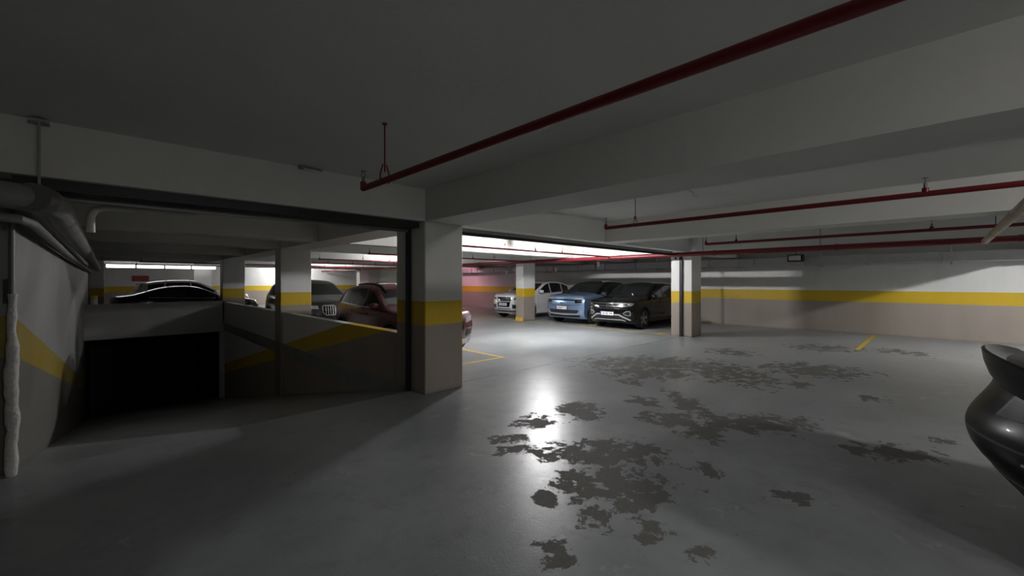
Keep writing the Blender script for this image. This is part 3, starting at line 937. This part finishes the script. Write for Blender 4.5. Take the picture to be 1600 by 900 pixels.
    def text(self, body, size, parent, mat, y, z, x, stretch=1.0):
        cu = bpy.data.curves.new('lettering', 'FONT')
        cu.body = body; cu.size = size; cu.align_x = 'CENTER'; cu.align_y = 'CENTER'; cu.extrude = .0015
        cu.offset = size * .012
        tmp = bpy.data.objects.new('tmp_text', cu); COL.objects.link(tmp)
        me = bpy.data.meshes.new_from_object(tmp.evaluated_get(bpy.context.evaluated_depsgraph_get()))
        bpy.data.objects.remove(tmp, do_unlink=True)
        # text runs along -y as read from in front of the nose (looking along +x), upright in z
        for v in me.vertices:
            v.co = Vector((x - v.co.z, y - v.co.x * stretch, z + v.co.y))
        me.materials.clear()
        return link('lettering', me, mat, parent)

    def number_plate(self, z, text, y=0.0, ink=None, tilt=0.0):
        p, n = self.ray(y, z, 'front')
        x = p.x - self.L / 2 - .02
        w, h = .26, .056
        pl = MB().cbox(x - .006, x + .03, y - w, y + w, z - h, z + h, .004).build('number_plate', M['plate'], self.root)
        MB().box(x - .008, x - .005, y + w - .045, y + w - .004, z - h + .004, z + h - .004).build('country_strip', M['plate_blue'], pl)
        self.text(text, .105, pl, ink or M['ink'], y - .02, z, x - .0075, .86)
        MB().cbox(x + .0, x + .034, y - w - .012, y + w + .012, z - h - .012, z + h + .012, .004).build('plate_frame', M['black_trim'], pl)
        return pl

    def ring_badge(self, y, z, r, name, mat, ry=None, w=.008):
        ry = ry or r
        p, n = self.ray(y, z, 'front')
        x = p.x - self.L / 2 - .014
        pts = [(x, y + ry * math.cos(2 * PI * k / 24), z + r * math.sin(2 * PI * k / 24)) for k in range(25)]
        o = MB().tube(pts, w, 6, cap=False).build(name, mat, self.root, True)
        return o, x

SUV = dict(
    L=4.23, W=1.82, R=.345, axles=(.86, 3.45), tumble=.34, bulge_front=.22, bulge_rear=.20, crown=.045, sig=.06,
    top=[(0, .80), (.10, .90), (.35, .975), (1.10, 1.055), (1.22, 1.09), (1.95, 1.49), (2.25, 1.545), (2.8, 1.545), (3.35, 1.50), (3.72, 1.43), (4.02, 1.10), (4.13, 1.00), (4.23, .90)],
    bot=[(0, .25), (.4, .19), (3.8, .20), (4.23, .34)],
    belt=[(0, .90), (1.0, .985), (2.5, 1.02), (3.4, 1.07), (4.23, 1.07)],
    plan=[(0, .90), (.15, .955), (.5, .992), (1.2, 1.0), (3.4, 1.0), (3.9, .975), (4.23, .90)],
    lean_front=[(0, .16), (.15, .05), (.3, 0), (.6, 0), (.85, .03), (1, .10)],
    lean_rear=[(0, .16), (.2, .02), (.45, 0), (.7, .03), (1, .07)],
)
def spec(**kw):
    d = dict(SUV); d.update(kw); return d
def stretch(d, L):
    """the same shape at another length"""
    k = L / d['L']; e = dict(d); e['L'] = L
    for n in ('top', 'bot', 'belt', 'plan'):
        e[n] = [(x * k, z) for x, z in d[n]]
    e['axles'] = tuple(a * k for a in d['axles'])
    return e
def lift(d, kz):
    e = dict(d)
    for n in ('top', 'belt'):
        e[n] = [(x, z * kz) for x, z in d[n]]
    return e

# --- black compact SUV with silver chevron bumper
c = Car(SUV, 'glossy black SUV with chrome grille bars and silver chevron bumper trim beside the railed column', (12.08 + 2.115, 7.84), 0, M['paint_black'])
c.body(); c.wheels(M['alloy'], 5); c.arches(M['black_trim']); c.windows([(1.42, 2.26), (2.32, 3.10), (3.16, 3.62)], M['glass'], None)
c.screen('front', 1.27, 1.90, M['glass'], 'windshield'); c.screen('rear', 3.98, 3.74, M['glass'], 'rear_window')
c.mirrors(1.42, 1.08, M['paint_black']); c.seams([1.30, 2.29, 3.10], [2.0, 2.88])
gr = c.patch([(-.46, .665), (.46, .665), (.56, .74), (.5, .86), (-.5, .86), (-.56, .74)], 'front', 'grille', M['gloss_black'], .006)
for zz, hw in ((.865, .62), (.775, .52), (.70, .44)):
    c.band([(-hw, zz), (0, zz), (hw, zz)], .016, 'front', 'grille_bar', M['chrome'], .018, gr)
for sd in (1, -1):
    hl = c.patch([(sd * .47, .755), (sd * .80, .80), (sd * .845, .87), (sd * .80, .885), (sd * .47, .865)], 'front', 'headlight', M['chrome'], .008)
    c.patch([(sd * .47, .772), (sd * .785, .813), (sd * .818, .866), (sd * .79, .870), (sd * .47, .850)], 'front', 'headlight_housing', M['gloss_black'], .014, hl)
    c.patch([(sd * .68, .818), (sd * .76, .828), (sd * .78, .858), (sd * .68, .848)], 'front', 'headlight_lens', M['grey_steel'], .018, hl)
    fg = c.patch([(sd * .55, .545), (sd * .595, .585), (sd * .645, .62), (sd * .76, .632), (sd * .785, .56), (sd * .777, .478), (sd * .70, .468), (sd * .625, .49)], 'front', 'fog_light', M['silver'], .008)
    c.patch([(sd * .572, .545), (sd * .608, .576), (sd * .652, .602), (sd * .747, .612), (sd * .767, .56), (sd * .760, .495), (sd * .70, .487), (sd * .635, .505)], 'front', 'fog_light_lens', M['gloss_black'], .014, fg)
    c.band([(sd * .25, .50), (sd * .42, .50), (sd * .60, .41), (sd * .76, .33)], .042, 'front', 'bumper_chevron', M['silver'], .022)
c.patch([(-.40, .49), (.40, .49), (.55, .42), (.50, .35), (-.50, .35), (-.55, .42)], 'front', 'lower_grille', M['black_trim'], .008)
c.band([(-.60, .30), (-.46, .335), (.46, .335), (.60, .30)], .024, 'front', 'skid_trim', M['silver'], .018)
c.number_plate(.53, '34 FIE 104')
bd, bx_ = c.ring_badge(0, .785, .062, 'badge', M['chrome'], w=.007)
m = MB()
for sd in (-1, 1):
    m.tube([(bx_, sd * .022, .84), (bx_, sd * .006, .796)], .005, 5)
    m.tube([(bx_, sd * .048, .815), (bx_, sd * .024, .735), (bx_, 0, .785)], .005, 5)
m.build('badge_letters', M['chrome'], bd)
c.band([(-.30, 1.12), (-.2, 1.17)], .02, 'front', 'inspection_sticker', M['white_pvc'], .008)

# --- light blue SUV with a closed nose
BLUE = lift(stretch(spec(W=1.87, R=.355, bulge_front=.20, top=[(0, .86), (.06, .96), (.25, 1.03), (1.05, 1.09), (1.18, 1.12), (1.92, 1.49), (2.25, 1.545), (2.8, 1.545), (3.35, 1.50), (3.75, 1.42), (4.05, 1.10), (4.13, 1.00), (4.23, .90)],
                         lean_front=[(0, .12), (.12, .03), (.3, 0), (.75, .0), (.9, .03), (1, .09)]), 4.10), 1.03)
c = Car(BLUE, 'light blue SUV with smooth closed nose between the white car and the black SUV', (12.34 + 2.05, 10.0), 0, M['paint_blue'])
c.body(); c.wheels(M['dark_alloy'], 5); c.arches(M['black_trim']); c.windows([(1.36, 2.17), (2.23, 2.99), (3.04, 3.5)], M['glass'])
c.screen('front', 1.17, 1.83, M['glass'], 'windshield'); c.screen('rear', 3.86, 3.60, M['glass'], 'rear_window')
c.mirrors(1.37, 1.14, M['gloss_black']); c.seams([1.25, 2.2, 2.99], [1.9, 2.76])
c.patch([(-.86, .885), (.86, .885), (.84, .94), (-.84, .94)], 'front', 'light_band', M['gloss_black'], .008)
for sd in (1, -1):
    hl = c.patch([(sd * .56, .79), (sd * .80, .81), (sd * .87, .95), (sd * .78, .96), (sd * .54, .89)], 'front', 'headlight', M['gloss_black'], .012)
    c.band([(sd * .5, .945), (sd * .80, .955), (sd * .84, .94), (sd * .80, .86)], .022, 'front', 'headlight_lens', M['lamp_lens'], .02, hl)
c.band([(-.80, .755), (-.5, .72), (0, .70), (.5, .72), (.80, .755)], .016, 'front', 'nose_crease', M['black_trim'], .002)
lg = c.patch([(-.62, .42), (.62, .42), (.70, .51), (.66, .545), (-.66, .545), (-.70, .51)], 'front', 'lower_grille', M['black_trim'], .006)
c.band([(-.78, .52), (-.76, .43), (-.66, .385), (0, .365), (.66, .385), (.76, .43), (.78, .52)], .03, 'front', 'bumper_trim', M['silver'], .016)
c.patch([(-.7, .27), (.7, .27), (.72, .36), (-.72, .36)], 'front', 'chin', M['black_trim'], .005)
c.number_plate(.615, '34 MCH 74', .02, M['ink_red'])
bd, bx_ = c.ring_badge(.02, .80, .028, 'badge', M['dark_alloy'], .07, .008)
MB().tube([(bx_ + .003, -.04, .80), (bx_ + .003, 0, .808), (bx_ + .003, .03, .795), (bx_ + .003, .07, .803)], .004, 5).build('badge_script', M['chrome'], bd)

# --- white SUV
WHT = lift(stretch(spec(W=1.84, R=.36, axles=(.84, 3.42), bulge_front=.26, top=[(0, .80), (.10, .92), (.35, .99), (1.12, 1.07), (1.25, 1.10), (2.0, 1.47), (2.3, 1.53), (2.8, 1.53), (3.3, 1.47), (3.65, 1.36), (4.0, 1.10), (4.13, 1.00), (4.23, .90)]), 4.12), 1.06)
c = Car(WHT, 'white SUV with dark grille parked behind the slim column', (12.30 + 2.06, 13.24), 0, M['paint_white'])
c.body(); c.wheels(M['alloy'], 5); c.windows([(1.38, 2.16), (2.22, 2.98), (3.04, 3.48)], M['glass'], M['chrome'])
c.screen('front', 1.26, 1.90, M['glass'], 'windshield'); c.screen('rear', 3.88, 3.62, M['glass'], 'rear_window')
c.mirrors(1.40, 1.16, M['paint_white']); c.seams([1.27, 2.19, 2.96], [1.9, 2.72])
gr = c.patch([(-.36, .50), (.36, .50), (.40, .72), (.46, .90), (.40, .925), (-.40, .925), (-.46, .90), (-.40, .72)], 'front', 'grille', M['gloss_black'], .008)
c.band([(-.40, .74), (.40, .74)], .03, 'front', 'grille_bar', M['silver'], .016, gr)
for k in range(4):
    c.ring_badge(-.105 + k * .07, .835, .045, 'badge_ring', M['chrome'], w=.007)
for sd in (1, -1):
    hl = c.patch([(sd * .55, .80), (sd * .84, .85), (sd * .86, .93), (sd * .56, .885)], 'front', 'headlight', M['gloss_black'], .008)
    c.patch([(sd * .58, .80), (sd * .80, .835), (sd * .72, .865), (sd * .58, .85)], 'front', 'headlight_lens', M['lamp_lens'], .016, hl)
    c.patch([(sd * .50, .44), (sd * .82, .46), (sd * .84, .60), (sd * .50, .62)], 'front', 'air_intake', M['black_trim'], .006)
c.band([(-.42, .43), (.42, .43)], .03, 'front', 'lower_slot', M['black_trim'], .006)
c.patch([(-.7, .27), (.7, .27), (.78, .37), (-.78, .37)], 'front', 'chin', M['grey_steel'], .006)
c.number_plate(.62, '34 BUL 61')

# --- dark red car by the parapet
RED = lift(stretch(spec(W=1.78, R=.34, bulge_front=.28, plan=[(0, .86), (.15, .94), (.5, .985), (1.2, 1.0), (3.3, 1.0), (3.8, .96), (4.23, .84)], bulge_rear=.26,
           top=[(0, .78), (.10, .88), (.35, .96), (1.10, 1.04), (1.22, 1.07), (1.95, 1.47), (2.25, 1.53), (2.7, 1.54), (3.25, 1.50), (3.6, 1.42), (3.98, 1.08), (4.13, .98), (4.23, .88)]), 4.12), .99)
c = Car(RED, 'dark red hatchback mostly hidden behind the nearest column and the ramp parapet', (5.08, 7.12 + 2.06), PI / 2, M['paint_red'])
c.body(); c.wheels(M['dark_alloy'], 5); c.arches(M['black_trim']); c.windows([(1.38, 2.16), (2.22, 2.98), (3.04, 3.55)], M['glass'], M['chrome'])
c.screen('front', 1.24, 1.88, M['glass'], 'windshield'); c.screen('rear', 3.86, 3.60, M['glass'], 'rear_window')
c.mirrors(1.40, 1.06, M['paint_red']); c.seams([1.27, 2.19, 2.96], [1.9, 2.72])
gr = c.patch([(-.42, .55), (.42, .55), (.5, .74), (-.5, .74)], 'front', 'grille', M['gloss_black'], .008)
for sd in (1, -1):
    hl = c.patch([(sd * .54, .70), (sd * .80, .74), (sd * .82, .86), (sd * .56, .82)], 'front', 'headlight', M['lamp_lens'], .008)
    c.patch([(sd * .52, .42), (sd * .80, .44), (sd * .80, .58), (sd * .54, .56)], 'front', 'air_intake', M['black_trim'], .006)
    c.patch([(sd * .60, .86), (sd * .80, .90), (sd * .80, .98), (sd * .66, .96)], 'rear', 'tail_light', M['tail_lens'], .010)
    c.band([(1.7, sd * .52), (2.4, sd * .55), (3.1, sd * .53)], .04, 'top', 'roof_rail', M['black_trim'], .04)
c.patch([(-.7, .25), (.7, .25), (.74, .36), (-.74, .36)], 'front', 'chin', M['silver'], .006)
m = MB(); x_, z_ = 3.05, RED['top'][0][1]
zt = c.top(3.1) + .04
m.add([c.c(p) for p in [(3.0, -.012, zt), (3.22, -.02, zt - .03), (3.22, .02, zt - .03), (3.0, .012, zt), (3.22, 0, zt + .06), (3.14, 0, zt + .05)]],
      [(0, 3, 5), (0, 5, 1), (5, 4, 1), (3, 2, 5), (2, 4, 5), (1, 4, 2), (0, 1, 2, 3)])
m.build('roof_antenna', M['gloss_black'], c.root)

# --- dark grey SUV with twin upright grilles
c = Car(lift(stretch(spec(W=1.84, R=.36), 4.40), 1.05), 'dark grey SUV with twin chrome-framed upright grilles behind the dark red hatchback', (4.86, 12.46 + 2.2), PI / 2, M['paint_grey'])
c.body(); c.wheels(M['alloy'], 5); c.arches(M['black_trim']); c.windows([(1.48, 2.34), (2.40, 3.22), (3.28, 3.76)], M['glass'])
c.screen('front', 1.32, 1.98, M['glass'], 'windshield'); c.screen('rear', 4.14, 3.90, M['glass'], 'rear_window')
c.mirrors(1.48, 1.14, M['paint_grey']); c.seams([1.36, 2.37, 3.22], [2.06, 2.98])
for sd in (1, -1):
    gr = c.patch([(sd * .02, .66), (sd * .05, .61), (sd * .30, .61), (sd * .39, .70), (sd * .39, .87), (sd * .35, .91), (sd * .06, .91), (sd * .02, .87)], 'front', 'grille', M['silver'], .006)
    c.patch([(sd * .045, .67), (sd * .065, .635), (sd * .29, .635), (sd * .365, .71), (sd * .365, .86), (sd * .34, .885), (sd * .07, .885), (sd * .045, .86)], 'front', 'grille_opening', M['gloss_black'], .013, gr)
    for k in range(4):
        yy = sd * (.10 + .065 * k)
        c.band([(yy, .64), (yy, .885)], .018, 'front', 'grille_bar', M['silver'], .018, gr)
    hl = c.patch([(sd * .48, .80), (sd * .80, .82), (sd * .84, .90), (sd * .50, .90)], 'front', 'headlight', M['lamp_lens'], .008)
    c.patch([(sd * .55, .42), (sd * .80, .44), (sd * .78, .62), (sd * .60, .58)], 'front', 'air_intake', M['black_trim'], .006)

# --- dark sedan above the ramp mouth
SED = spec(L=4.80, W=1.83, R=.335, axles=(.92, 3.74), tumble=.42, sig=.10,
           top=[(0, .70), (.10, .78), (.45, .88), (1.25, .99), (1.42, 1.03), (2.15, 1.39), (2.5, 1.445), (2.95, 1.44), (3.4, 1.37), (4.1, 1.13), (4.35, 1.09), (4.70, 1.06), (4.80, .98)],
           bot=[(0, .24), (.4, .18), (4.3, .20), (4.80, .32)], belt=[(0, .85), (1.2, .93), (2.6, .97), (3.8, 1.02), (4.80, 1.02)],
           plan=[(0, .88), (.15, .945), (.5, .985), (1.3, 1.0), (3.7, 1.0), (4.4, .97), (4.80, .90)])
c = Car(lift(SED, .965), 'long dark sedan in profile above the mouth of the ramp', (2.40, 21.35), PI, M['paint_black'])
c.body(); c.wheels(M['alloy'], 5); c.windows([(1.62, 2.48), (2.54, 3.35), (3.41, 3.72)], M['glass'], M['chrome'])
c.screen('front', 1.46, 2.10, M['glass'], 'windshield'); c.screen('rear', 4.02, 3.48, M['glass'], 'rear_window')
c.mirrors(1.62, 1.00, M['paint_black']); c.seams([1.5, 2.51, 3.36], [2.2, 3.1])
for sd in (1, -1):
    c.patch([(sd * .50, .62), (sd * .80, .66), (sd * .82, .76), (sd * .54, .72)], 'front', 'headlight', M['lamp_lens'], .008)
    c.patch([(sd * .46, .88), (sd * .80, .90), (sd * .80, 1.0), (sd * .46, .98)], 'rear', 'tail_light', M['tail_lens'], .008)
c.patch([(-.40, .48), (.40, .48), (.46, .68), (-.46, .68)], 'front', 'grille', M['gloss_black'], .008)

# --- white SUV with a roof spoiler behind the sedan
c = Car(lift(stretch(spec(W=1.84, R=.36), 4.45), 1.06), 'white hatchback SUV with roof spoiler behind the long dark sedan', (.55 + 2.225, 23.9), PI, M['paint_white'])
c.body(); c.wheels(M['alloy'], 5); c.windows([(1.48, 2.34), (2.40, 3.22), (3.28, 3.80)], M['glass'])
c.screen('front', 1.32, 1.98, M['glass'], 'windshield'); c.screen('rear', 4.18, 3.92, M['glass'], 'rear_window')
c.mirrors(1.48, 1.14, M['paint_white']); c.seams([1.36, 2.37, 3.22], [2.06, 2.98])
zt = c.top(3.85) + .03
MB().add([c.c(p) for p in [(3.70, -.58, zt + .01), (4.14, -.54, zt - .06), (4.14, .54, zt - .06), (3.70, .58, zt + .01), (3.70, -.58, zt - .03), (4.14, -.54, zt - .10), (4.14, .54, zt - .10), (3.70, .58, zt - .03)]],
         [(0, 1, 2, 3), (7, 6, 5, 4), (0, 4, 5, 1), (1, 5, 6, 2), (2, 6, 7, 3), (3, 7, 4, 0)]).build('roof_spoiler', M['paint_white'], c.root)
for sd in (1, -1):
    c.patch([(sd * .58, .86), (sd * .82, .90), (sd * .80, 1.06), (sd * .62, 1.04)], 'rear', 'tail_light', M['tail_lens'], .008)
    c.patch([(sd * .50, .80), (sd * .80, .82), (sd * .84, .90), (sd * .52, .90)], 'front', 'headlight', M['lamp_lens'], .008)

# --- black car whose tail stands at the right edge
TAIL = spec(L=4.50, W=1.82, R=.335, axles=(.9, 3.60), tumble=.42, sig=.06, bulge_rear=.34,
            top=[(0, .70), (.10, .78), (.45, .88), (1.25, .98), (1.4, 1.02), (2.1, 1.37), (2.4, 1.42), (2.85, 1.41), (3.3, 1.33), (3.85, 1.13), (4.10, 1.06), (4.38, 1.03), (4.50, 1.0)],
            bot=[(0, .24), (.4, .18), (4.0, .22), (4.50, .34)], belt=[(0, .85), (1.2, .93), (2.6, .96), (3.8, 1.0), (4.50, 1.0)],
            plan=[(0, .88), (.15, .945), (.5, .985), (1.3, 1.0), (3.5, 1.0), (4.1, .97), (4.50, .88)],
            lean_rear=[(0, .26), (.12, .16), (.3, .03), (.45, 0), (.58, .02), (.72, .09), (.85, .15), (1, .14)])
c = Car(TAIL, 'tail of a black car with a raised boot spoiler cut off by the picture edge', (4.22, -.11 - 2.25), PI / 2, M['paint_dusty'])
c.body(); c.wheels(M['dark_alloy'], 5); c.windows([(1.60, 2.42), (2.48, 3.22)], M['glass'])
c.screen('front', 1.44, 2.05, M['glass'], 'windshield'); c.screen('rear', 3.80, 3.30, M['glass'], 'rear_window')
c.mirrors(1.60, 1.00, M['paint_dusty']); c.seams([1.48, 2.45, 3.25], [2.15, 2.98])
# upturned lip of the boot lid: one cross-section swept across the tail
n = 15
prof = [(-.46, -.030), (-.30, .004), (-.16, .030), (-.05, .085), (.0, .135), (.018, .128), (.008, .05), (-.016, -.03), (-.05, -.09), (-.46, -.11)]
vs, fs = [], []
for k in range(n):
    y_ = -.80 + 1.60 * k / (n - 1)
    fade = 1 - .35 * abs(y_ / .80) ** 3
    xe = 4.40 - .26 * abs(y_ / .9) ** 2.2
    zb_ = 1.02 - .02 * (y_ / .8) ** 2
    for (px, pz) in prof:
        vs.append(c.c((xe + px, y_, zb_ + (pz * fade if pz > 0 else pz))))
q = len(prof)
for k in range(n - 1):
    for j in range(q):
        fs.append((k * q + j, k * q + (j + 1) % q, (k + 1) * q + (j + 1) % q, (k + 1) * q + j))
fs += [tuple(range(q)), tuple(range(n * q - 1, (n - 1) * q - 1, -1))]
MB().add(vs, fs).build('boot_spoiler', M['paint_dusty'], c.root, True)
for sd in (1, -1):
    tl = c.patch([(sd * .40, .80), (sd * .82, .82), (sd * .84, .94), (sd * .42, .93)], 'rear', 'tail_light', M['smoked'], .010)
    c.patch([(sd * .60, .44), (sd * .80, .45), (sd * .80, .48), (sd * .60, .47)], 'rear', 'reflector', M['tail_lens'], .010)
    x_, y0 = 4.28 - c.L / 2, sd * .52
    MB().tube([(x_ - .25, y0, .30), (x_, y0, .30)], .04, 14).build('exhaust_tip', M['chrome'], c.root, True)
for view in ('left', 'right'):
    c.patch([(4.14, .83), (4.20, .84), (4.215, .94), (4.17, .94)], view, 'side_lens', M['conduit'], .008)
    c.band([(3.95, .60), (4.12, .605), (4.3, .60)], .012, view, 'bumper_trim', M['silver'], .008)
c.patch([(-.60, .33), (.60, .33), (.66, .44), (-.66, .44)], 'rear', 'diffuser', M['black_trim'], .008)
c.band([(-.7, .66), (.7, .66)], .014, 'rear', 'bumper_seam', M['black_trim'], .002)
